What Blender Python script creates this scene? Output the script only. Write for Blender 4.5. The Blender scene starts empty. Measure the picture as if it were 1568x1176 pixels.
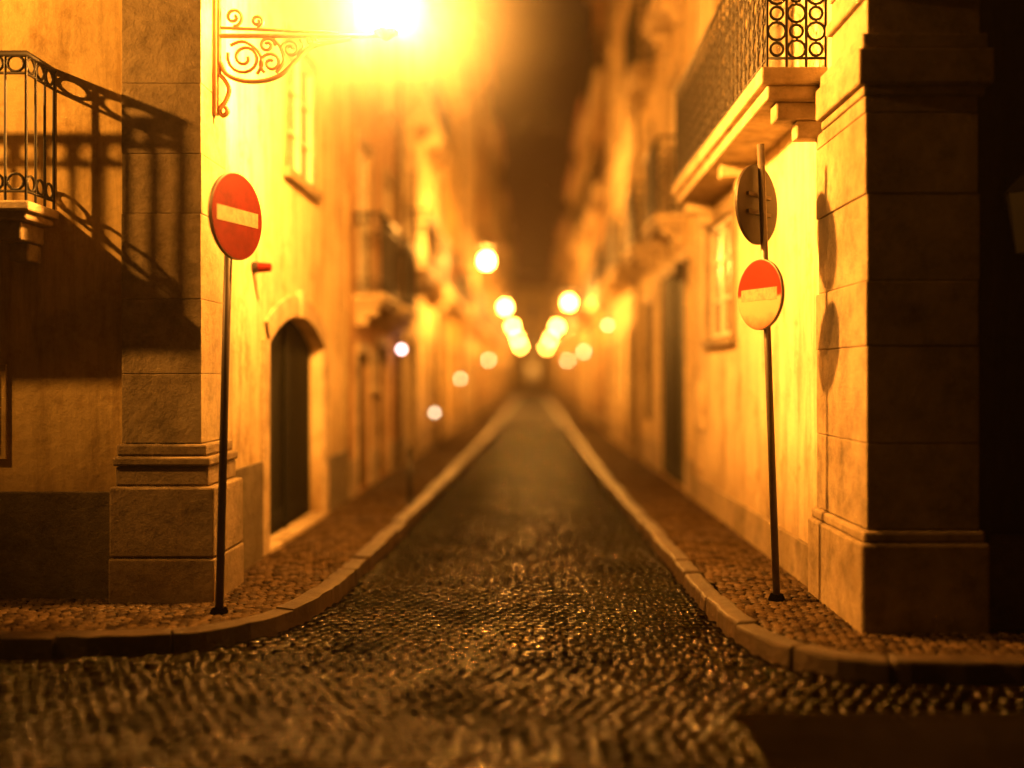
import bpy, bmesh, math, random
import numpy as np
from mathutils import Vector, Matrix
from mathutils.geometry import tessellate_polygon
random.seed(7); np.random.seed(7)
scn=bpy.context.scene
scn.view_settings.view_transform='Standard'
scn.view_settings.look='None'
scn.view_settings.exposure=0

# ------------------------------------------------------------ materials
def newmat(name):
    m=bpy.data.materials.new(name); m.use_nodes=True
    nt=m.node_tree; b=nt.nodes['Principled BSDF']
    return m,nt,b
def pos(nt):
    g=nt.nodes.new('ShaderNodeNewGeometry'); return g.outputs['Position']
def noise(nt,scale,detail=5,rough=.6,vec=None):
    n=nt.nodes.new('ShaderNodeTexNoise'); n.inputs['Scale'].default_value=scale
    n.inputs['Detail'].default_value=detail; n.inputs['Roughness'].default_value=rough
    nt.links.new(vec or pos(nt),n.inputs['Vector']); return n.outputs['Fac']
def ramp(nt,fac,stops):
    r=nt.nodes.new('ShaderNodeValToRGB'); e=r.color_ramp.elements
    e[0].position=stops[0][0]; e[0].color=(*stops[0][1],1)
    e[1].position=stops[-1][0]; e[1].color=(*stops[-1][1],1)
    for p,c in stops[1:-1]:
        k=e.new(p); k.color=(*c,1)
    nt.links.new(fac,r.inputs['Fac']); return r.outputs['Color']
def mul(nt,a,b,mode='MULTIPLY',f=1.0):
    m=nt.nodes.new('ShaderNodeMix'); m.data_type='RGBA'; m.blend_type=mode
    m.inputs[0].default_value=f
    nt.links.new(a,m.inputs[6]); nt.links.new(b,m.inputs[7]); return m.outputs[2]
def bump(nt,b,h,strength,dist):
    n=nt.nodes.new('ShaderNodeBump'); n.inputs['Strength'].default_value=strength
    n.inputs['Distance'].default_value=dist
    nt.links.new(h,n.inputs['Height'])
    for q in (b if isinstance(b,(list,tuple)) else [b]): nt.links.new(n.outputs['Normal'],q.inputs['Normal'])
def sc(c,k): return tuple(min(1,x*k) for x in c)

def plaster(name,col,rough=.85,dirt=.55,bs=.35):
    m,nt,b=newmat(name)
    big=ramp(nt,noise(nt,.9,6,.65),[(.3,sc(col,.68)),(.55,col),(.75,sc(col,1.08))])
    mp=nt.nodes.new('ShaderNodeMapping'); mp.inputs['Scale'].default_value=(3.5,3.5,.45)
    nt.links.new(pos(nt),mp.inputs['Vector'])
    st=ramp(nt,noise(nt,1.6,7,.7,mp.outputs['Vector']),[(.33,(dirt,dirt*.93,dirt*.84)),(.56,(1,1,1))])
    c=mul(nt,big,st)
    fine=ramp(nt,noise(nt,28,3),[(.3,(.9,.9,.9)),(.6,(1,1,1))])
    c=mul(nt,c,fine)
    patch=ramp(nt,noise(nt,2.4,8,.72),[(.36,(.72,.66,.56)),(.47,(1,1,1))])
    c=mul(nt,c,patch)
    sx=nt.nodes.new('ShaderNodeSeparateXYZ'); nt.links.new(pos(nt),sx.inputs[0])
    ad=nt.nodes.new('ShaderNodeMath'); ad.operation='MULTIPLY_ADD'; ad.inputs[1].default_value=.9
    nt.links.new(noise(nt,2.2,5),ad.inputs[0]); nt.links.new(sx.outputs['Z'],ad.inputs[2])
    mr=nt.nodes.new('ShaderNodeMapRange'); mr.inputs['From Min'].default_value=.45; mr.inputs['From Max'].default_value=1.9
    nt.links.new(ad.outputs[0],mr.inputs['Value'])
    dm=ramp(nt,mr.outputs['Result'],[(0,(.42,.34,.25)),(1,(1,1,1))])
    c=mul(nt,c,dm)
    nt.links.new(c,b.inputs['Base Color']); b.inputs['Roughness'].default_value=rough
    b.inputs['Specular IOR Level'].default_value=.2
    bump(nt,b,noise(nt,14,8,.7),bs,.02)
    return m
def stone(name,col,bs=.8,rough=.7,spec=.15):
    m,nt,b=newmat(name)
    c=ramp(nt,noise(nt,5,9,.7),[(.28,sc(col,.5)),(.5,col),(.72,sc(col,1.25))])
    pits=ramp(nt,noise(nt,1.3,6,.7),[(.35,(.55,.51,.43)),(.6,(1,1,1))])
    c=mul(nt,c,pits)
    nt.links.new(c,b.inputs['Base Color']); b.inputs['Roughness'].default_value=rough
    b.inputs['Specular IOR Level'].default_value=spec
    bump(nt,b,noise(nt,9,10,.75),bs,.03)
    return m
def paint(name,col,rough=.5,metal=0,var=.75,scale=12,bs=.15,spec=.5):
    m,nt,b=newmat(name)
    c=ramp(nt,noise(nt,scale,6,.7),[(.3,sc(col,var)),(.6,col)])
    nt.links.new(c,b.inputs['Base Color'])
    b.inputs['Roughness'].default_value=rough; b.inputs['Metallic'].default_value=metal
    b.inputs['Specular IOR Level'].default_value=spec
    bump(nt,b,noise(nt,40,4),bs,.004)
    return m
def emis(name,col,s):
    m,nt,b=newmat(name)
    b.inputs['Base Color'].default_value=(*col,1)
    b.inputs['Emission Color'].default_value=(*col,1); b.inputs['Emission Strength'].default_value=s
    return m
def globe_glass(name,col,s):
    m=bpy.data.materials.new(name); m.use_nodes=True; nt=m.node_tree; nt.nodes.clear()
    o=nt.nodes.new('ShaderNodeOutputMaterial'); a=nt.nodes.new('ShaderNodeAddShader')
    t=nt.nodes.new('ShaderNodeBsdfTransparent'); e=nt.nodes.new('ShaderNodeEmission')
    e.inputs['Color'].default_value=(*col,1); e.inputs['Strength'].default_value=s
    nt.links.new(t.outputs[0],a.inputs[0]); nt.links.new(e.outputs[0],a.inputs[1]); nt.links.new(a.outputs[0],o.inputs['Surface'])
    m.cycles.emission_sampling='NONE'
    return m
def wet(name):
    """dark stone with a thin film of water: diffuse + weak mirror film"""
    m=bpy.data.materials.new(name); m.use_nodes=True; nt=m.node_tree; nt.nodes.clear()
    o=nt.nodes.new('ShaderNodeOutputMaterial'); mx=nt.nodes.new('ShaderNodeMixShader')
    d=nt.nodes.new('ShaderNodeBsdfDiffuse'); g=nt.nodes.new('ShaderNodeBsdfGlossy')
    nt.links.new(d.outputs[0],mx.inputs[1]); nt.links.new(g.outputs[0],mx.inputs[2]); nt.links.new(mx.outputs[0],o.inputs['Surface'])
    return m,nt,mx,d,g
def sett_mat(name,c0,c1,r0,r1,film=.04):
    m,nt,mx,d,g=wet(name)
    a=nt.nodes.new('ShaderNodeAttribute'); a.attribute_name='rnd'
    c=ramp(nt,a.outputs['Fac'],[(0,c0),(1,c1)])
    c=mul(nt,c,ramp(nt,noise(nt,35,5,.7),[(.3,(.55,.55,.55)),(.65,(1.0,1.0,1.0))]))
    nt.links.new(c,d.inputs['Color'])
    pn=noise(nt,1.3,5)
    mr=nt.nodes.new('ShaderNodeMapRange'); mr.inputs['To Min'].default_value=r0; mr.inputs['To Max'].default_value=r1
    mr.inputs['From Min'].default_value=.35; mr.inputs['From Max'].default_value=.6
    nt.links.new(pn,mr.inputs['Value']); nt.links.new(mr.outputs['Result'],g.inputs['Roughness'])
    m2=nt.nodes.new('ShaderNodeMapRange'); m2.inputs['To Min'].default_value=film*1.8; m2.inputs['To Max'].default_value=film*.35
    m2.inputs['From Min'].default_value=.38; m2.inputs['From Max'].default_value=.6
    nt.links.new(pn,m2.inputs['Value']); nt.links.new(m2.outputs['Result'],mx.inputs[0])
    bump(nt,[d,g],noise(nt,60,6,.7),.4,.005)
    return m
def flat_setts(name,col,scale,rough,film=.03):
    m,nt,mx,d,g=wet(name)
    v=nt.nodes.new('ShaderNodeTexVoronoi'); v.inputs['Scale'].default_value=scale; v.inputs['Randomness'].default_value=.35
    nt.links.new(pos(nt),v.inputs['Vector'])
    c=ramp(nt,v.outputs['Distance'],[(.25,col),(.6,sc(col,.35))])
    nt.links.new(c,d.inputs['Color']); g.inputs['Roughness'].default_value=rough; mx.inputs[0].default_value=film
    iv=nt.nodes.new('ShaderNodeMath'); iv.operation='SUBTRACT'; iv.inputs[0].default_value=1
    nt.links.new(v.outputs['Distance'],iv.inputs[1])
    bump(nt,[d,g],iv.outputs[0],.9,.04)
    return m

M={}
M['pl_yellow']=plaster('plaster_ochre',(.64,.48,.21))
M['pl_cream']=plaster('plaster_cream',(.70,.57,.34))
M['pl_pink']=plaster('plaster_salmon',(.62,.39,.20))
M['pl_white']=plaster('plaster_lime',(.72,.61,.41))
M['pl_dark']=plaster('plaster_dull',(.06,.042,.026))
M['stone']=stone('limestone',(.27,.21,.13),1.0)
M['stone_q']=stone('limestone_quoin',(.30,.23,.14))
M['stone_w']=stone('limestone_warm',(.36,.29,.175),.7)
M['stone_d']=stone('limestone_dark',(.12,.095,.058),1.0)
M['stone_l']=stone('limestone_trim',(.46,.37,.24),.5)
M['iron']=paint('wrought_iron',(.018,.015,.012),.5,.3)
M['bracket']=paint('bracket_iron',(.20,.09,.035),.55,.1)
M['wood_g']=paint('door_green_paint',(.008,.008,.005),.7,spec=.06)
M['wood_b']=paint('door_brown_paint',(.024,.013,.008),.7,spec=.08)
M['frame']=paint('window_frame_paint',(.6,.54,.42),.5)
M['metal']=paint('galvanised_metal',(.16,.13,.10),.5,.5)
M['pole']=paint('pole_paint',(.05,.036,.027),.45,.3)
M['red']=paint('sign_red',(.11,.005,.002),.7,0,.6,7,.08,.12)
M['white']=paint('sign_white',(.34,.25,.15),.6,0,.55,18,.08,.2)
M['tile']=stone('roof_tile',(.3,.13,.07))
M['asphalt']=stone('asphalt',(.008,.006,.0045),.5,.9,.0)
m,nt,b=newmat('sign_red_lamp_wash'); b.inputs['Roughness'].default_value=.4  # lamp wash-out painted into the red face as paler lower colours
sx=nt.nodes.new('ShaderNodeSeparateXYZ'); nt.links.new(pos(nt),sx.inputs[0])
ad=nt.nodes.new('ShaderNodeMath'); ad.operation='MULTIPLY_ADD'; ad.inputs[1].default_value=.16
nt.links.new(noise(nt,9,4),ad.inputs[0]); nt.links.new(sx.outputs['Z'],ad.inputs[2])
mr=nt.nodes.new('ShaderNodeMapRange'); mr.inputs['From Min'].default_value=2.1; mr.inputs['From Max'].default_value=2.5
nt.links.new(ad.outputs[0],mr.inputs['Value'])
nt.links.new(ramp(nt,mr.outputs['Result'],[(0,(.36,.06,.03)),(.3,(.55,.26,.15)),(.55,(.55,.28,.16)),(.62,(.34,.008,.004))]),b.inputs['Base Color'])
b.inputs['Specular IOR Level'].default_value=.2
M['lamp_wash']=m
m,nt,b=newmat('window_glass'); b.inputs['Base Color'].default_value=(.03,.028,.025,1); b.inputs['Roughness'].default_value=.12
bump(nt,b,noise(nt,3,2),.1,.02); M['glass']=m
m,nt,b=newmat('curtained_glass'); b.inputs['Roughness'].default_value=.25
nt.links.new(ramp(nt,noise(nt,6,3),[(.3,(.09,.065,.035)),(.7,(.2,.14,.08))]),b.inputs['Base Color']); M['curtain']=m
M['sett']=sett_mat('granite_sett',(.0006,.0005,.0003),(.0045,.0032,.002),.045,.13,.038)
M['calc']=sett_mat('calcada_stone',(.020,.012,.006),(.10,.066,.034),.35,.55,.014)
M['sett_far']=flat_setts('granite_sett_far',(.008,.006,.0035),8.5,.3,.028)
M['calc_far']=flat_setts('calcada_far',(.075,.052,.028),13,.5,.012)
M['mortar']=stone('mortar_dirt',(.002,.0015,.001),.6,.9,0)
M['kerb']=stone('kerb_granite',(.055,.037,.022),.8,.5,.22)
SOD=(1.0,.37,.048)

# ------------------------------------------------------------ mesh helpers
def empty(name,parent=None):
    o=bpy.data.objects.new(name,None); scn.collection.objects.link(o)
    o.empty_display_size=.2
    if parent: o.parent=parent
    return o
class MB:
    def __init__(s,T=None): s.v=[];s.f=[];s.T=T or (lambda a,b,c:(a,b,c))
    def box(s,u0,u1,n0,n1,z0,z1):
        k=len(s.v)
        for z in(z0,z1):
            for (u,n) in((u0,n0),(u1,n0),(u1,n1),(u0,n1)): s.v.append(s.T(u,n,z))
        for q in((0,1,2,3),(4,5,6,7),(0,1,5,4),(1,2,6,5),(2,3,7,6),(3,0,4,7)): s.f.append([k+i for i in q])
    def quad(s,pts):
        k=len(s.v); s.v+= [s.T(*p) for p in pts]; s.f.append(list(range(k,k+len(pts))))
    def cyl(s,c0,c1,r0,r1,seg=16,caps=True):
        k=len(s.v); a=Vector(c0);b=Vector(c1);d=(b-a).normalized()
        x=d.orthogonal().normalized(); y=d.cross(x)
        for c,r in((a,r0),(b,r1)):
            for i in range(seg):
                t=2*math.pi*i/seg; p=c+x*r*math.cos(t)+y*r*math.sin(t); s.v.append(s.T(*p))
        for i in range(seg): s.f.append([k+i,k+(i+1)%seg,k+seg+(i+1)%seg,k+seg+i])
        if caps: s.f.append([k+i for i in range(seg)]); s.f.append([k+seg+i for i in range(seg)])
    def obj(s,name,mat,parent=None,bevel=0,smooth=False):
        if not s.v: return None
        me=bpy.data.meshes.new(name); me.from_pydata([tuple(p) for p in s.v],[],s.f)
        bm=bmesh.new(); bm.from_mesh(me); bmesh.ops.recalc_face_normals(bm,faces=bm.faces); bm.to_mesh(me); bm.free()
        if smooth:
            for p in me.polygons: p.use_smooth=len(p.vertices)==4
        o=bpy.data.objects.new(name,me); scn.collection.objects.link(o); me.materials.append(mat)
        if parent: o.parent=parent
        if bevel:
            md=o.modifiers.new('b','BEVEL'); md.width=bevel; md.segments=2; md.limit_method='ANGLE'
        return o
def curves(name,splines,r,mat,parent):
    cu=bpy.data.curves.new(name,'CURVE'); cu.dimensions='3D'; cu.bevel_depth=r; cu.bevel_resolution=1
    for pts in splines:
        sp=cu.splines.new('POLY'); sp.points.add(len(pts)-1)
        for i,p in enumerate(pts): sp.points[i].co=(*p,1)
    o=bpy.data.objects.new(name,cu); scn.collection.objects.link(o); cu.materials.append(mat)
    o.parent=parent; return o

def TL(X): return lambda u,n,z:(X+n,u,z)
def TR(X): return lambda u,n,z:(X-n,u,z)
def TS(Y): return lambda u,n,z:(u,Y-n,z)

def facade(par,T,u0,u1,z0,z1,ops,wall,trim=None,tag='',pane=None,door=None):
    trim=trim or M['stone_l']
    W=MB(T)
    us=sorted(set([u0,u1]+[o['u'][0] for o in ops]+[o['u'][1] for o in ops]))
    zs=sorted(set([z0,z1]+[o['z'][0] for o in ops]+[o['z'][1] for o in ops]))
    for i in range(len(us)-1):
        for j in range(len(zs)-1):
            cu=(us[i]+us[i+1])/2; cz=(zs[j]+zs[j+1])/2
            if any(o['u'][0]<cu<o['u'][1] and o['z'][0]<cz<o['z'][1] for o in ops): continue
            W.quad([(us[i],0,zs[j]),(us[i+1],0,zs[j]),(us[i+1],0,zs[j+1]),(us[i],0,zs[j+1])])
    S=MB(T);F=MB(T);G=MB(T);D=MB(T)
    for o in ops:
        a,b=o['u'];c,d=o['z'];dp=o.get('dep',.12);w=o.get('w',.13)
        for q in ([(a,0,c),(a,0,d),(a,-dp,d),(a,-dp,c)],[(b,0,c),(b,0,d),(b,-dp,d),(b,-dp,c)],
                  [(a,0,c),(b,0,c),(b,-dp,c),(a,-dp,c)],[(a,0,d),(b,0,d),(b,-dp,d),(a,-dp,d)]): W.quad(q)
        if not o.get('arch'):
            S.box(a-w,a,-.02,.03,c,d); S.box(b,b+w,-.02,.03,c,d)
            S.box(a-w-.01,b+w+.01,-.02,.04,d,d+w+.02)
            if o['k']=='win': S.box(a-w-.03,b+w+.03,-.02,.075,c-.1,c)
        if o['k']=='win':
            G.quad([(a,-dp,c),(b,-dp,c),(b,-dp,d),(a,-dp,d)])
            t=.055
            F.box(a,a+t,-dp+.002,-dp+.05,c,d);F.box(b-t,b,-dp+.002,-dp+.05,c,d)
            F.box(a+t,b-t,-dp+.002,-dp+.05,c,c+t);F.box(a+t,b-t,-dp+.002,-dp+.05,d-t,d)
            m=(a+b)/2; F.box(m-.04,m+.04,-dp+.003,-dp+.05,c+t,d-t)
            nt_=o.get('tr',2)
            for k in range(nt_):
                zz=c+(d-c)*(k+1)/(nt_+1)
                F.box(a+t,m-.04,-dp+.004,-dp+.03,zz-.018,zz+.018);F.box(m+.04,b-t,-dp+.004,-dp+.03,zz-.018,zz+.018)
        else:
            D.box(a,b,-dp-.05,-dp,c,d)
            nb=o.get('boards',6); bw=(b-a)/nb
            for k in range(nb):
                D.box(a+k*bw+.012,a+(k+1)*bw-.012,-dp+.001,-dp+.022,c+.02,d-.01)
            for k in range(2):
                x0=a+(b-a)*(.04+.5*k); x1=x0+(b-a)*.42
                D.box(x0,x1,-dp+.023,-dp+.04,c+.12,c+.24)
            D.box((a+b)/2-.03,(a+b)/2+.03,-dp+.023,-dp+.05,c+.02,d-.02)
    W.obj(tag+'wall',wall,par); S.obj(tag+'stone_surrounds',trim,par,.008)
    F.obj(tag+'window_frames',M['frame'],par,.004)
    rp=M['curtain'] if random.random()<.5 else M['glass']; rd=M['wood_g'] if random.random()<.6 else M['wood_b']
    G.obj(tag+'window_panes',pane or rp,par)
    D.obj(tag+'door_leaves',door or rd,par,.004)

def body(par,T,u0,u1,z1,depth=8,eave=.35):
    B=MB(T); e=.006
    for u in(u0+e,u1-e): B.quad([(u,-.01,0),(u,-depth,0),(u,-depth,z1),(u,-.01,z1)])
    B.quad([(u0,-depth,0),(u1,-depth,0),(u1,-depth,z1),(u0,-depth,z1)])
    B.obj('side_walls',M['pl_cream'],par)
    C=MB(T); C.box(u0+.01,u1-.01,-.05,.10,z1-.3,z1-.12); C.box(u0+.01,u1-.01,-.05,.2,z1-.12,z1)
    C.obj('cornice',M['stone_l'],par,.01)
    R=MB(T); r=z1+2
    R.quad([(u0,eave,z1+.03),(u1,eave,z1+.03),(u1,-depth/2,r),(u0,-depth/2,r)])
    R.quad([(u0,-depth-.2,z1+.03),(u1,-depth-.2,z1+.03),(u1,-depth/2,r),(u0,-depth/2,r)])
    R.quad([(u0,eave,z1+.003),(u1,eave,z1+.003),(u1,-.05,z1+.003),(u0,-.05,z1+.003)])
    R.obj('tiled_roof',M['tile'],par)

def balcony(par,T,u0,u1,z,proj=.42,th=.16,rh=1.05,ornate=True,slab='stone_l',step=.13):
    S=MB(T); S.box(u0,u1,-.02,proj,z+th*.45,z+th); S.box(u0+.04,u1-.04,-.02,proj-.05,z,z+th*.45)
    n=max(2,int((u1-u0)/1.6)+1)
    for i in range(n):
        c=u0+.2+(u1-u0-.4)*i/(n-1)
        S.box(c-.09,c+.09,-.02,proj*.72,z-.13,z-.002); S.box(c-.07,c+.07,-.02,proj*.4,z-.26,z-.132)
    S.obj('balcony_slab',M[slab],par,.014)
    zb=z+th; N=proj-.05; thick=[];thin=[]
    def path(zz): return [T(u0+.04,0,zz),T(u0+.04,N,zz),T(u1-.04,N,zz),T(u1-.04,0,zz)]
    thick+=[path(zb+rh)]; thin+=[path(zb+.07),path(zb+rh-.13),path(zb+rh+.0)]
    def seg(P,L):
        k=max(2,round(L/step)); d=L/k
        for i in range(k+1):
            thin.append([P(i*d,zb+.0),P(i*d,zb+rh)])
            if i<k:
                c=(i+.5)*d; r=min(d*.46,.07)
                if ornate:
                    zz=zb+.07+r
                    rows=max(1,int((rh-.2)/(2*r)))
                    for q in range(rows):
                        rr=r*(1 if (q+i)%2 else .72)
                        thin.append([P(c+rr*math.cos(t*math.pi/6),zz+rr*math.sin(t*math.pi/6)) for t in range(13)])
                        zz+=2*r
                else:
                    for zz in(zb+rh-.065,zb+.07+r):
                        thin.append([P(c+r*.85*math.cos(t*math.pi/6),zz+r*.85*math.sin(t*math.pi/6)) for t in range(13)])
    seg(lambda s,zz:T(u0+.04+s,N,zz),u1-u0-.08)
    seg(lambda s,zz:T(u0+.04,s,zz),N); seg(lambda s,zz:T(u1-.04,s,zz),N)
    curves('balcony_railing',thin,.0105,M['iron'],par); curves('balcony_handrail',thick,.024,M['iron'],par)

# ------------------------------------------------------------ street lamp on scroll bracket
LN=[0]
def spiral(cx,cz,r,a0,turns,shrink=.25,n=26):
    out=[]
    for i in range(n+1):
        t=i/n; a=a0+turns*2*math.pi*t; rr=r*(1-(1-shrink)*t)
        out.append((cx+rr*math.cos(a),cz+rr*math.sin(a)))
    return out
def smooth(pts,n=8):
    out=[]
    P=[pts[0]]+pts+[pts[-1]]
    for i in range(1,len(P)-2):
        p0,p1,p2,p3=[Vector(q) for q in P[i-1:i+3]]
        for k in range(n):
            t=k/n; out.append(tuple(.5*((2*p1)+(-p0+p2)*t+(2*p0-5*p1+4*p2-p3)*t*t+(-p0+3*p1-3*p2+p3)*t**3)))
    out.append(pts[-1]); return out
def lamp(T,u,zb,watt,col=SOD,reach=1.27,br=.1,glow=40,pane=0,soft=.05):
    LN[0]+=1
    e=empty('street_lamp')
    k=.004626
    def c(px,py): return ((px-304)*k,(35-py)*k)
    f=reach/1.254
    def put(pts): return [T(u,a*f,zb+z) for a,z in pts]
    main=[[c(304,35),c(575,35)],[c(312,-60),c(312,95)],
          smooth([c(312,95),c(323,108),c(328,122),c(322,140),c(313,152),c(318,162),c(326,156),c(322,148)]),
          smooth([c(314,78),c(325,97),c(352,107),c(385,106),c(412,95),c(434,73),c(458,52),c(490,44),c(520,40)])]
    scr=[spiral(*c(352,70),.125,math.pi*.9,1.6,.2),spiral(*c(394,78),.085,math.pi*1.3,-1.5,.2),
         spiral(*c(388,50),.058,0,1.4,.25),spiral(*c(425,56),.07,math.pi,-1.5,.2),spiral(*c(458,43),.036,0,1.3,.3),
         smooth([c(330,50),c(350,44),c(372,58),c(380,78),c(372,96)]),
         smooth([c(402,94),c(414,74),c(408,52),c(398,40)]),
         smooth([c(436,68),c(445,52),c(440,40)]),
         [c(312,22),c(500,30)],
         spiral(*c(335,5),.07,-math.pi*.5,1.4,.2),spiral(*c(372,12),.05,-math.pi*.5,1.4,.2)]
    curves('bracket_bars',[put(p) for p in main],.018,M['bracket'],e)
    curves('bracket_scrolls',[put(p) for p in scr],.013,M['bracket'],e)
    B=MB(T); B.box(u-.04,u+.04,0,.03,zb-.58,zb+.42); B.obj('wall_plate',M['bracket'],e,.005)
    def R(r,z,i): 
        a=math.pi/3*i+.3; return T(u+r*math.cos(a),reach+r*math.sin(a),zb+z)
    bars=[]
    for i in range(6): bars.append([R(.10,.03,i),R(.19,.46,i)])
    bars.append([R(.10,.03,i) for i in range(7)]); bars.append([R(.19,.46,i) for i in range(7)])
    curves('lantern_frame',bars,.004,M['iron'],e)
    if pane:
        G=MB(T); G.cyl((u,reach,zb+.035),(u,reach,zb+.455),.108,.198,24,False)
        G.obj('lantern_glass',globe_glass('frosted_lantern_glass',col,pane),e,0,True)
    C=MB(T); 
    for (r0,z0,r1,z1) in((.21,.46,.10,.60),(.10,.60,.05,.66),(.03,.66,.012,.76)):
        C.cyl((u,reach,zb+z0),(u,reach,zb+z1),r0,r1,6)
    C.cyl((u,reach,zb-.03),(u,reach,zb+.028),.02,.10,12)
    C.obj('lantern_cap',M['iron'],e)
    me=bpy.data.meshes.new('bulb'); bm=bmesh.new()
    bmesh.ops.create_icosphere(bm,subdivisions=2,radius=br)
    for v in bm.verts: v.co.z*=1.25
    bm.to_mesh(me); bm.free(); me.materials.append(globe_glass('lamp_globe_%d'%LN[0],col,glow))
    for p in me.polygons: p.use_smooth=True
    o=bpy.data.objects.new('bulb',me); scn.collection.objects.link(o); o.location=T(u,reach,zb+.17); o.parent=e
    L=bpy.data.lights.new('sodium_light','POINT'); L.energy=watt; L.color=col; L.shadow_soft_size=soft
    o=bpy.data.objects.new('sodium_light',L); scn.collection.objects.link(o); o.location=T(u,reach,zb+.17); o.parent=e

# ============================================================ GROUND
g=MB(); g.quad([(-300,-100,-.06),(300,-100,-.06),(300,500,-.06),(-300,500,-.06)]); g.obj('ground',M['mortar'])
LK=[(-12,6.1),(-10,6.1),(-8,6.1),(-6.5,6.09),(-5.2,6.09),(-4.2,6.085),(-3.22,6.08),(-2.44,6.11),(-1.99,6.30),(-1.67,6.66),(-1.50,7.27),(-1.44,8.3),(-1.38,9.87),(-1.33,13.3),(-1.2,22),(-1.1,31),(-1.05,60),(-1.05,108)]
RK=[(12,5.55),(10,5.55),(8,5.55),(6.5,5.555),(5.2,5.56),(4.2,5.56),(3.4,5.56),(2.72,5.56),(2.11,5.57),(1.77,5.64),(1.52,5.88),(1.31,6.40),(1.235,7.1),(1.21,8.3),(1.18,10.7),(1.08,18),(1.03,35),(1.0,60),(1.0,108)]
def resample(pl,step):
    pts=[Vector((*p,0)) for p in pl]
    fine=smooth([tuple(p) for p in pts],10); fine=[Vector(p) for p in fine]
    out=[fine[0]];acc=0
    for i in range(1,len(fine)):
        a=fine[i-1];b=fine[i];L=(b-a).length
        while acc+L>=step:
            t=(step-acc)/L; a=a+(b-a)*t; out.append(a.copy()); L=(b-a).length; acc=0
        acc+=L
    out.append(fine[-1]); return out
def offs(pl,w,side):
    out=[]
    for i,p in enumerate(pl):
        a=pl[max(0,i-1)];b=pl[min(len(pl)-1,i+1)]
        t=(b-a).normalized(); n=Vector((-t.y,t.x,0))*side
        out.append(p+n*w)
    return out
KH=.11
def fillpoly(name,poly,z,mat,par):
    tri=tessellate_polygon([[Vector((p[0],p[1],0)) for p in poly]])
    me=bpy.data.meshes.new(name); me.from_pydata([(p[0],p[1],z) for p in poly],[],[list(t) for t in tri])
    o=bpy.data.objects.new(name,me); scn.collection.objects.link(o); me.materials.append(mat); o.parent=par
    for p in me.polygons:
        if p.normal.z<0: p.flip()
    return o
def kerb(pl,side,name):
    e=empty(name); fine=resample(pl,.1); S=MB()
    i=0
    while i<len(fine)-2:
        L=random.choice([5,6,7,8,9]) if fine[i].y<30 else 20
        j=min(len(fine)-1,i+L); seg=fine[i:j+1]
        k=len(S.v); m=len(seg); hz=random.uniform(-.010,.010); ox=random.uniform(-.014,.014)
        for q,p in enumerate(seg):
            idx=i+q
            a=fine[max(0,idx-1)];b=fine[min(len(fine)-1,idx+1)]; t=(b-a).normalized(); n=Vector((-t.y,t.x,0))*side
            pp=p+n*(ox+random.uniform(-.007,.007))
            if q==0: pp=pp+t*.008
            if q==m-1: pp=pp-t*.008
            w=pp+n*.15
            S.v+=[(pp.x,pp.y,-.05),(pp.x+n.x*.008,pp.y+n.y*.008,KH+hz+random.uniform(-.006,.003)),(w.x,w.y,KH+hz+.002),(w.x,w.y,-.05)]
        for q in range(m-1):
            for r in range(3): S.f.append([k+4*q+r,k+4*q+r+1,k+4*q+5+r,k+4*q+4+r])
        S.f.append([k,k+1,k+2,k+3]); S.f.append([k+4*(m-1)+r for r in range(4)])
        i=j
    S.obj('kerb_stones',M['kerb'],e,.02)
    return [(p.x,p.y) for p in offs(resample(pl,.1),.155,side)]
Lin=kerb(LK,1,'kerb') ; Rin=kerb(RK,-1,'kerb')
def inside(poly,x,y):
    r=np.zeros(x.shape,bool); n=len(poly); j=n-1
    for i in range(n):
        xi,yi=poly[i];xj,yj=poly[j]
        if yi!=yj:
            c=((yi>y)!=(yj>y))&(x<(xj-xi)*(y-yi)/(yj-yi)+xi); r^=c
        j=i
    return r
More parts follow.
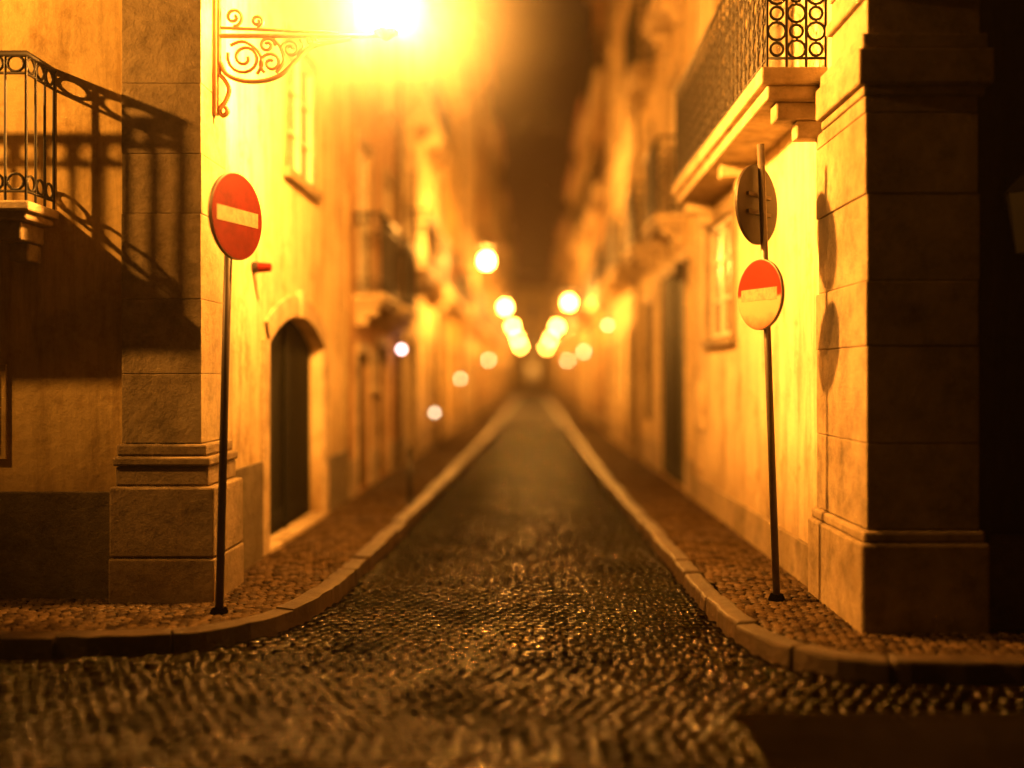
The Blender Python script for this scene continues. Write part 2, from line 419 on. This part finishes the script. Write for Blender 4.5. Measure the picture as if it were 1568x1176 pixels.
def setts(name,poly,bounds,sx,sy,rot,z,mat,par,jit=.006,tilt=.05,dome=.014,wave=0):
    x0,x1,y0,y1=bounds; R=math.hypot(x1-x0,y1-y0)/2+1; cx=(x0+x1)/2;cy=(y0+y1)/2
    nx=int(2*R/sx);ny=int(2*R/sy)
    I,J=np.meshgrid(np.arange(nx),np.arange(ny)); I=I.ravel().astype(float);J=J.ravel().astype(float)
    rowo=np.random.uniform(-.2,.2,ny)
    U=(I-nx/2+.5*(J%2)+rowo[J.astype(int)]+np.random.uniform(-.1,.1,I.shape))*sx; V=(J-ny/2)*sy+np.random.uniform(-.07,.07,I.shape)*sy
    if wave: V=V+wave*np.cos(U*1.9)+wave*.5*np.sin(U*.8+V*.7)
    ca,sa=math.cos(rot),math.sin(rot)
    X=cx+U*ca-V*sa; Y=cy+U*sa+V*ca
    m=(X>x0)&(X<x1)&(Y>y0)&(Y<y1)&inside(poly,X,Y)
    X=X[m];Y=Y[m];n=len(X)
    o=np.array([-.5,-.38,.38,.5]); gu,gv=np.meshgrid(o,o); gu=gu.ravel();gv=gv.ravel()
    ring=((np.abs(gu)>.4)|(np.abs(gv)>.4)).astype(float); corner=((np.abs(gu)>.4)&(np.abs(gv)>.4)).astype(float)
    su=sx*np.random.uniform(.86,.98,(n,1));sv=sy*np.random.uniform(.88,.98,(n,1))
    lu=gu[None]*(1-.12*corner)[None]*su+np.random.uniform(-1,1,(n,16))*.04*sx*(1-.3*ring)
    lv=gv[None]*(1-.12*corner)[None]*sv+np.random.uniform(-1,1,(n,16))*.04*sy
    th=rot+np.random.uniform(-.06,.06,(n,1))
    PX=X[:,None]+lu*np.cos(th)-lv*np.sin(th); PY=Y[:,None]+lu*np.sin(th)+lv*np.cos(th)
    PZ=z-dome*ring[None]-.008*corner[None]+np.random.uniform(-jit,jit,(n,1))+np.random.uniform(-tilt,tilt,(n,1))*lu+np.random.uniform(-tilt,tilt,(n,1))*lv+np.random.uniform(-.0012,.0012,(n,16))
    co=np.stack([PX,PY,PZ],-1).reshape(-1,3)
    q=[]
    for a in range(3):
        for b in range(3): q.append([a*4+b,a*4+b+1,a*4+b+5,a*4+b+4])
    F=(np.array(q)[None]+16*np.arange(n)[:,None,None]).reshape(-1,4)
    me=bpy.data.meshes.new(name); me.vertices.add(len(co)); me.vertices.foreach_set('co',co.ravel())
    me.loops.add(F.size); me.loops.foreach_set('vertex_index',F.ravel().astype(np.int32))
    me.polygons.add(len(F)); me.polygons.foreach_set('loop_start',np.arange(0,F.size,4,dtype=np.int32))
    me.update(calc_edges=True); me.polygons.foreach_set('use_smooth',np.ones(len(F),bool))
    at=me.attributes.new('rnd','FLOAT','POINT'); at.data.foreach_set('value',np.repeat(np.random.rand(n),16).astype(np.float32))
    ob=bpy.data.objects.new(name,me); scn.collection.objects.link(ob); me.materials.append(mat); ob.parent=par
    return ob
YN=34
road=empty('cobblestone_road')
Lo=[(p.x,p.y) for p in resample(LK,.3)]; Ro=[(p.x,p.y) for p in resample(RK,.3)]
poly=[(-12,-6)]+Lo+Ro[::-1]+[(12,-6)]
fillpoly('road_bed',poly,-.022,M['mortar'],road)
setts('road_setts',poly,(-7,7,3.2,YN),.092,.082,0,0,M['sett'],road,jit=.004,tilt=.10,dome=.010,wave=.03)
far=[p for p in Lo if p[1]>YN]+[p for p in Ro if p[1]>YN][::-1]
fillpoly('road_far',far,-.004,M['sett_far'],road)
near=[(-12,-6),(-12,3.2),(12,3.2),(12,-6)]; fillpoly('road_near',near,-.004,M['sett_far'],road)
pv=empty('pavement')
WL,WR=-2.38,2.10
lp=Lin+[(-2.6,108),(-2.6,7.6),(-12,7.6)]; fillpoly('pavement_bed',lp,KH-.016,M['mortar'],pv)
setts('calcada_stones',lp,(-6.5,-1.2,6,20),.07,.07,math.radians(38),KH,M['calc'],pv,jit=.003,tilt=.06,dome=.008)
fillpoly('pavement_far',[p for p in Lin if p[1]>20]+[(-2.6,108),(-2.6,20)],KH-.003,M['calc_far'],pv)
pv=empty('pavement')
rp=Rin+[(2.4,108),(2.4,6.6),(12,6.6)]; fillpoly('pavement_bed',rp,KH-.016,M['mortar'],pv)
setts('calcada_stones',rp,(1.0,6.5,5.5,20),.07,.07,math.radians(-33),KH,M['calc'],pv,jit=.003,tilt=.06,dome=.008)
fillpoly('pavement_far',[p for p in Rin if p[1]>20]+[(2.4,108),(2.4,20)],KH-.003,M['calc_far'],pv)
P=MB(); P.box(1.02,3.6,3.0,5.05,-.02,.012); P.obj('asphalt_patch',M['asphalt'],None,.01)

# ============================================================ LEFT CORNER BUILDING
b0=empty('corner_townhouse'); T=TL(WL); TF=TS(7.2)
DA,DB,ZS,ZC=9.0,11.4,2.0,2.3
facade(b0,T,7.2,12.9,0,11.5,[dict(u=(DA,DB),z=(.13,ZC+.03),dep=.16,k='door',arch=1,boards=8),
    dict(u=(9.7,10.9),z=(3.70,4.97),k='win',tr=2,w=.1,dep=.05),dict(u=(9.7,10.8),z=(7.3,9.3),k='win')],M['pl_cream'],tag='street_',pane=M['curtain'],door=M['wood_g'],trim=M['stone'])
facade(b0,TF,-12,WL,0,11.5,[dict(u=(-5.5,-4.35),z=(2.93,5.1),k='win',tr=4,dep=.12),dict(u=(-9.4,-8.3),z=(2.93,5.1),k='win',tr=4),
    dict(u=(-5.5,-4.4),z=(7,9),k='win'),dict(u=(-7.4,-6.3),z=(.13,2.3),k='door')],M['pl_yellow'],tag='front_',pane=M['curtain'])
body(b0,T,7.21,12.9,11.5)
def arc(t,r=0):
    h=ZC-ZS; c=(DB-DA)/2; Rr=(c*c+h*h)/(2*h); zc=ZC-Rr; a=math.asin(c/Rr)
    th=-a+2*a*t; return ((DA+DB)/2+(Rr+r)*math.sin(th), zc+(Rr+r)*math.cos(th))
A=MB(T); S=MB(T); n=18
for i in range(n):
    p=arc(i/n);q=arc((i+1)/n)
    A.quad([(p[0],.0,p[1]),(q[0],.0,q[1]),(q[0],0,ZC+.03),(p[0],0,ZC+.03)])
    A.quad([(p[0],.0,p[1]),(q[0],.0,q[1]),(q[0],-.16,q[1]),(p[0],-.16,p[1])])
    P0=arc(i/n,.2);Q0=arc((i+1)/n,.2)
    S.quad([(p[0],.035,p[1]),(q[0],.035,q[1]),(Q0[0],.035,Q0[1]),(P0[0],.035,P0[1])])
    S.quad([(P0[0],0,P0[1]),(Q0[0],0,Q0[1]),(Q0[0],.035,Q0[1]),(P0[0],.035,P0[1])])
    S.quad([(p[0],-.01,p[1]),(q[0],-.01,q[1]),(q[0],.035,q[1]),(p[0],.035,p[1])])
A.obj('arch_head',M['pl_cream'],b0); S.obj('arch_voussoirs',M['stone_l'],b0)
S=MB(T); S.box(DA-.2,DA,-.01,.036,.11,ZS+.02); S.box(DB,DB+.2,-.01,.036,.11,ZS+.02)
S.box((DA+DB)/2-.09,(DA+DB)/2+.09,.0,.07,ZC-.02,ZC+.26)
S.box(DA,DB,-.15,.05,.09,.15); S.obj('door_jambs',M['stone_l'],b0,.01)
S=MB(T); S.box(7.78,8.79,-.02,.03,.05,.95); S.box(11.61,12.89,-.02,.03,.05,.75); S.obj('street_plinth',M['stone_d'],b0,.01)
S=MB(TF); S.box(-12,-2.96,-.02,.035,.05,.87); S.obj('front_plinth',M['stone_d'],b0,.01)
S=MB(); z=1.22; rr=random.Random(3)
while z<11.1:
    h=rr.uniform(.42,.72); j=rr.uniform(-.002,.002)
    S.box(-2.91+j,-2.345+j,7.12+j,7.70,z,min(z+h,11.15)-.002); z+=h
S.obj('pilaster_shaft',M['stone_w'],b0,.005)
S=MB(); S.box(-2.935,-2.30,7.09,7.73,1.13,1.215); S.box(-2.955,-2.265,7.065,7.745,1.06,1.127); S.box(-2.94,-2.28,7.08,7.74,.92,1.057)
S.box(-2.97,-2.23,7.045,7.76,.42,.917);S.box(-2.975,-2.225,7.04,7.765,.04,.415)
S.obj('pilaster_base',M['stone'],b0,.016)
balcony(b0,TF,-6.3,-3.39,2.76,.44,.12,1.0,False,'stone_l',.14)
S=MB(TF); S.box(-4.5,-3.76,.0,.02,1.1,1.78); S.box(-4.45,-3.81,.021,.03,1.15,1.73); S.obj('meter_cabinet_door',M['pl_yellow'],b0,.004)

# ============================================================ RIGHT CORNER BUILDING
b1=empty('corner_townhouse'); T=TR(WR); TF=TS(6.33)
facade(b1,T,6.33,12.9,0,14,[dict(u=(10.5,11.9),z=(2.12,3.42),k='win',tr=2,w=.16,dep=.06),
   dict(u=(8.2,9.2),z=(3.93,6.3),k='win',tr=4),dict(u=(10.3,11.3),z=(3.93,6.3),k='win',tr=4),
   dict(u=(8.2,9.2),z=(8,10.2),k='win',tr=4),dict(u=(10.3,11.3),z=(8,10.2),k='win',tr=4)],M['pl_white'],tag='street_',pane=M['curtain'],trim=M['stone'])
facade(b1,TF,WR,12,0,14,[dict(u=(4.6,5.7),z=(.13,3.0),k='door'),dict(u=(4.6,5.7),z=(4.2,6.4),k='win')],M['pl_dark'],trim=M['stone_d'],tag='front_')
body(b1,T,6.34,12.9,14)
S=MB(T); S.box(7.46,12.88,-.02,.03,.05,.42); S.obj('street_plinth',M['stone'],b1,.01)
S=MB(TF); S.box(2.86,12,-.02,.03,.05,.70); S.obj('front_plinth',M['stone_d'],b1,.01)
S=MB(); z=.74; rr=random.Random(5)
while z<3.44:
    h=rr.uniform(.4,.62); j=rr.uniform(-.009,.009); S.box(2.075+j,2.78+j,6.25+j*.2,7.36+rr.uniform(-.05,.0),z,min(z+h,3.44)-.001); z+=h
z=3.82
while z<13.4:
    h=rr.uniform(.4,.62); j=rr.uniform(-.009,.009); S.box(2.075+j,2.78+j,6.25+j*.2,7.0,z,z+h-.001); z+=h
S.obj('pilaster_shaft',M['stone_q'],b1,.009)
S=MB(); S.box(2.05,2.81,6.225,7.14,3.44,3.50); S.box(2.01,2.85,6.185,7.14,3.50,3.72); S.box(2.04,2.82,6.21,7.14,3.72,3.82)
S.box(2.04,2.80,6.21,7.0,4.05,4.13)
S.obj('pilaster_capital',M['stone_q'],b1,.014)
S=MB(); S.box(2.03,2.83,6.2,7.42,.04,.66); S.box(2.05,2.81,6.22,7.40,.66,.735); S.obj('pilaster_base',M['stone_q'],b1,.02)
balcony(b1,T,7.15,11.75,3.68,.47,.22,1.1,True,'stone_l',.155)
S=MB(T); S.box(12.2,12.75,0,.05,1.05,1.62); S.box(12.25,12.7,.051,.06,1.1,1.57); S.box(12.35,12.6,0,.04,.55,.85); S.obj('meter_box',M['pl_white'],b1,.006)
S=MB(T); S.cyl((13.3,.14,2.95),(13.3,.14,3.2),.05,.07,6); S.box(13.27,13.33,0,.1,3.2,3.24); S.obj('porch_lantern',M['iron'],b1)

# ============================================================ STREET ROWS
def rowhouse(side,X,u0,u1,h,wall,zf,ops0,seed,balc=True,door=None):
    r=random.Random(seed); e=empty('row_house'); T=TL(X) if side<0 else TR(X)
    ops=list(ops0); L=u1-u0; nb=max(1,int(L/2.3)); bw=L/nb
    if not ops0:
        for i in range(nb):
            c=u0+bw*(i+.5); w=r.uniform(.45,.6)
            if r.random()<.55: ops.append(dict(u=(c-w,c+w),z=(.13,r.choice([2.4,2.6])),k='door',dep=.08))
            else: ops.append(dict(u=(c-w*.9,c+w*.9),z=(1.0,2.35),k='win',dep=.08))
    z=zf
    while z<h-2.6:
        for i in range(nb):
            c=u0+bw*(i+.5); ops.append(dict(u=(c-.5,c+.5),z=(z+.2,z+2.25),k='win',tr=3,dep=.08))
        if balc and (z==zf or r.random()<.4):
            if r.random()<.4: balcony(e,T,u0+.3,u1-.3,z,.42,.17,1.05,side>0,'stone_l',.16)
            else:
                for i in range(nb): c=u0+bw*(i+.5); balcony(e,T,c-.85,c+.85,z,.42,.17,1.05,side>0,'stone_l',.16)
        z+=3.1
    facade(e,T,u0,u1,0,h,ops,wall,door=door); body(e,T,u0,u1,h)
    S=MB(T); 
    c0=u0
    for o in sorted([o for o in ops if o['z'][0]<.5],key=lambda o:o['u'][0]):
        S.box(c0+.01,o['u'][0]-.17,-.02,.028,.05,.6); c0=o['u'][1]+.17
    S.box(c0+.01,u1-.01,-.02,.028,.05,.6); S.obj('plinth',M['stone'],e,.01)
    S=MB(T); S.cyl((u1-.15,.07,.1),(u1-.15,.07,h-.3),.045,.045,8); S.obj('drainpipe',M['metal'],e,0,True)
    return e
cols=['pl_yellow','pl_cream','pl_pink','pl_white']
rowhouse(-1,-2.36,12.9,17.6,13.5,M['pl_pink'],2.62,[dict(u=(13.5,14.4),z=(.13,2.0),k='door',dep=.08),dict(u=(15.2,16.2),z=(.13,2.15),k='door',dep=.08),dict(u=(14.65,15.0),z=(1.55,1.95),k='win',tr=0,w=.06)],11)
u=17.6;i=0;r=random.Random(21)
hs=[14.5,15,13,15.5,14,15,13.5,14.8,14,13,14,13,13]
while u<104:
    L=r.uniform(6,9); rowhouse(-1,-2.33+r.uniform(-.08,.08)+min(.2,(u-17)*.01),u,u+L,hs[i%len(hs)],M[cols[(i*3+1)%4]],r.choice([3.3,3.5]),[],30+i,u<70); u+=L;i+=1
rowhouse(1,2.09,12.9,19.6,14.6,M['pl_cream'],3.75,[dict(u=(13.6,16.2),z=(.13,3.2),k='door',w=.12,dep=.03),dict(u=(17.4,18.5),z=(.9,3.0),k='door',dep=.03)],50,True,M['wood_g'])
u=19.6;i=0;hs=[14.2,14.6,11.2,10.8,11.5,10.5,11,10.6,10.4,11,10,10,10]
while u<104:
    L=r.uniform(6,9); rowhouse(1,2.08+r.uniform(-.08,.08),u,u+L,hs[i%len(hs)],M[cols[(i*3+3)%4]],r.choice([3.7,3.5]),[],70+i,u<70); u+=L;i+=1
e=empty('townhouse'); T=TS(109)
ops=[dict(u=(x,x+1.1),z=(z,z+2),k='win') for x in(-9,-6,-3,-.5,2,5,8) for z in(1,4.4,7.6)]
facade(e,T,-14,14,0,11,ops,M['pl_yellow']); body(e,T,-14,14,11)
e=empty('townhouse'); T=lambda u,n,z:(u,-7+n,z)
ops=[dict(u=(x,x+1.1),z=(z,z+2.1),k='win') for x in(-15,-11,-7,-3,1,5,9,13) for z in(1,4.4,7.8)]
facade(e,T,-22,22,0,12,ops,M['pl_dark'],trim=M['stone_d']); body(e,T,-22,22,12)

# ============================================================ SIGNS
def disc(parent,name,center,N,r,face_mat,bar=True,back_mat=None):
    N=Vector(N).normalized(); Z=Vector((0,0,1)); X=Z.cross(N).normalized(); c=Vector(center)
    TT=lambda a,b_,d: tuple(c+X*a+Z*b_+N*d)
    def disk(r,d0,d1,mat,nm,bev=.002):
        S=MB(TT); k=48
        S.v+= [TT(r*math.cos(2*math.pi*i/k),r*math.sin(2*math.pi*i/k),d) for d in(d0,d1) for i in range(k)]
        S.f+= [[i,(i+1)%k,k+(i+1)%k,k+i] for i in range(k)]+[list(range(k)),list(range(k,2*k))]
        return S.obj(nm,mat,parent,bev)
    disk(r,-.012,.012,M['metal'] if back_mat is None else back_mat,name+'_plate',.003)
    disk(r*.97,.0125,.0145,face_mat,name+'_face',0)
    if bar:
        S=MB(TT); S.box(-r*.80,r*.80,-r*.17,r*.17,.0148,.0165); S.obj(name+'_bar',M['white'],parent)
    S=MB(TT); S.box(-.16,.16,.05,.075,-.03,-.0125); S.box(-.16,.16,-.075,-.05,-.03,-.0125); S.obj(name+'_clamp',M['metal'],parent)
s=empty('no_entry_sign')
S=MB(); S.cyl((-2.10,6.74,.09),(-2.035,6.77,3.02),.027,.027,16); S.obj('pole',M['pole'],s,0,True)
S=MB(); S.cyl((-2.10,6.74,.09),(-2.10,6.74,.14),.07,.05,16); S.obj('foot',M['mortar'],s)
disc(s,'disc',(-1.985,6.735,2.765),(.95,-.31,0),.292,M['red'])
s=empty('no_entry_sign')
S=MB(); S.cyl((1.735,7.13,.09),(1.62,7.13,3.34),.026,.026,16); S.obj('pole',M['metal'],s,0,True)
S=MB(); S.cyl((1.735,7.13,.09),(1.735,7.13,.15),.07,.045,16); S.obj('foot',M['mortar'],s)
disc(s,'disc',(1.61,7.09,2.27),(-.90,-.42,0),.25,M['lamp_wash'])
disc(s,'upper_disc',(1.605,7.19,2.92),(-.74,.67,0),.285,M['white'],False,M['pole'])
a=empty('alarm_beacon'); S=MB(TL(WL)); S.cyl((8.55,0,2.62),(8.55,.05,2.62),.05,.05,12); S.obj('base',M['iron'],a)
S=MB(TL(WL)); S.cyl((8.55,.05,2.62),(8.55,.16,2.62),.045,.035,14); S.obj('lens',M['red'],a,.008,False)
wl=empty('wall_lantern'); S=MB(TS(6.33)); S.cyl((3.02,.16,2.45),(3.02,.16,2.82),.05,.11,6); S.cyl((3.02,.16,2.82),(3.02,.16,2.93),.13,.02,6); S.box(3.0,3.04,0,.16,2.86,2.89); S.box(2.97,3.07,-.01,.02,2.75,2.95); S.obj('body',M['iron'],wl)
(x,y)=(-1.52,12.5)
bo=empty('bollard'); S=MB(); S.cyl((x,y,.1),(x,y,.16),.055,.045,14); S.cyl((x,y,.16),(x,y,.72),.035,.028,14); S.cyl((x,y,.72),(x,y,.76),.045,.045,14); S.cyl((x,y,.76),(x,y,.82),.035,.012,14); S.obj('post',M['iron'],bo,0,True)

# ============================================================ LAMPS
lamp(TL(-2.345),7.40,4.20,4900,glow=400,pane=150,soft=.13)
lamp(TS(7.2),-5.9,4.72,1750,reach=1.2,soft=.04)
for (yy,st) in((22.6,2200),(38,2000),(53,1900),(70,1900),(88,1900)): lamp(TL(-2.3),yy,4.1,st,glow=90,br=.13)
for (yy,st) in((30,1700),(45,1800),(60,1800),(78,1800)): lamp(TR(2.1),yy,3.7,st,reach=1.0,glow=60,br=.13)
for (x,y,z,c,sg) in((-2.2,16.9,2.14,(1,.6,.6),14),(-2.1,21.6,.9,(1,.8,.5),8),(-2.15,30,1.6,(1,.75,.35),14),(1.95,26,3.0,(1,.7,.25),16),(1.95,38,2.6,(1,.75,.35),25),(-2.0,46,2.4,(1,.7,.3),40),(1.9,54,2.5,(1,.7,.3),50)):
    s_=-1 if x<0 else 1
    w=empty('door_lamp'); S=MB(); S.box(min(x+s_*.04,x+s_*.16),max(x+s_*.04,x+s_*.16),y-.03,y+.03,z-.02,z+.02); S.obj('arm',M['iron'],w)
    me=bpy.data.meshes.new('globe'); bm=bmesh.new(); bmesh.ops.create_icosphere(bm,subdivisions=2,radius=.05); bm.to_mesh(me); bm.free()
    me.materials.append(emis('door_globe',c,sg)); o=bpy.data.objects.new('globe',me); scn.collection.objects.link(o); o.location=(x,y,z); o.parent=w

# ============================================================ HAZE + WORLD
def volmat(name,dens,g,col):
    m=bpy.data.materials.new(name); m.use_nodes=True; nt=m.node_tree; nt.nodes.clear()
    out=nt.nodes.new('ShaderNodeOutputMaterial'); vs=nt.nodes.new('ShaderNodeVolumeScatter')
    vs.inputs['Density'].default_value=dens; vs.inputs['Anisotropy'].default_value=g; vs.inputs['Color'].default_value=(*col,1)
    nt.links.new(vs.outputs[0],out.inputs['Volume']); return m,nt,vs
S=MB(); S.box(-13,13,-3,125,-.2,19)
m,nt,vs=volmat('haze',.0006,.65,(1,.85,.7)); S.obj('night_haze',m)
# scattering ball added round the corner lantern to imitate lens glare
RM=1.8
me=bpy.data.meshes.new('lamp_glare_volume'); bm=bmesh.new(); bmesh.ops.create_icosphere(bm,subdivisions=3,radius=RM); bm.to_mesh(me); bm.free()
o=bpy.data.objects.new('lamp_glare_volume',me); scn.collection.objects.link(o); o.location=(-2.345+1.27,7.40,4.37)
m,nt,vs=volmat('glare_scatter',.0,.3,(1,.95,.9)); me.materials.append(m)
tc=nt.nodes.new('ShaderNodeTexCoord'); ln=nt.nodes.new('ShaderNodeVectorMath'); ln.operation='LENGTH'; nt.links.new(tc.outputs['Object'],ln.inputs[0])
mr=nt.nodes.new('ShaderNodeMapRange'); mr.inputs['From Min'].default_value=RM*.975; mr.inputs['From Max'].default_value=0; mr.inputs['To Max'].default_value=1
nt.links.new(ln.outputs['Value'],mr.inputs['Value'])
pw=nt.nodes.new('ShaderNodeMath'); pw.operation='POWER'; pw.inputs[1].default_value=2.4; nt.links.new(mr.outputs['Result'],pw.inputs[0])
ml=nt.nodes.new('ShaderNodeMath'); ml.operation='MULTIPLY'; ml.inputs[1].default_value=.13; nt.links.new(pw.outputs[0],ml.inputs[0])
nt.links.new(ml.outputs[0],vs.inputs['Density'])

w=bpy.data.worlds.new('World'); scn.world=w; w.use_nodes=True; nt=w.node_tree
bg=nt.nodes['Background']; tc=nt.nodes.new('ShaderNodeTexCoord'); sx=nt.nodes.new('ShaderNodeSeparateXYZ')
nt.links.new(tc.outputs['Generated'],sx.inputs[0])
nt.links.new(ramp(nt,sx.outputs['Z'],[(0,(.010,.0026,.0003)),(.15,(.05,.011,.001)),(.35,(.022,.0055,.0006)),(.6,(.005,.0016,.0003))]),bg.inputs['Color']); bg.inputs['Strength'].default_value=1

cam=bpy.data.cameras.new('Camera'); co=bpy.data.objects.new('Camera',cam); scn.collection.objects.link(co)
co.location=(0,0,1.7); co.rotation_euler=(math.radians(90),0,0)
cam.sensor_width=36; cam.lens=35.33; cam.shift_x=-.0198; cam.shift_y=-.0083
cam.clip_end=1000; cam.clip_start=.05
cam.dof.use_dof=True; cam.dof.focus_distance=7.15; cam.dof.aperture_fstop=.23
scn.camera=co
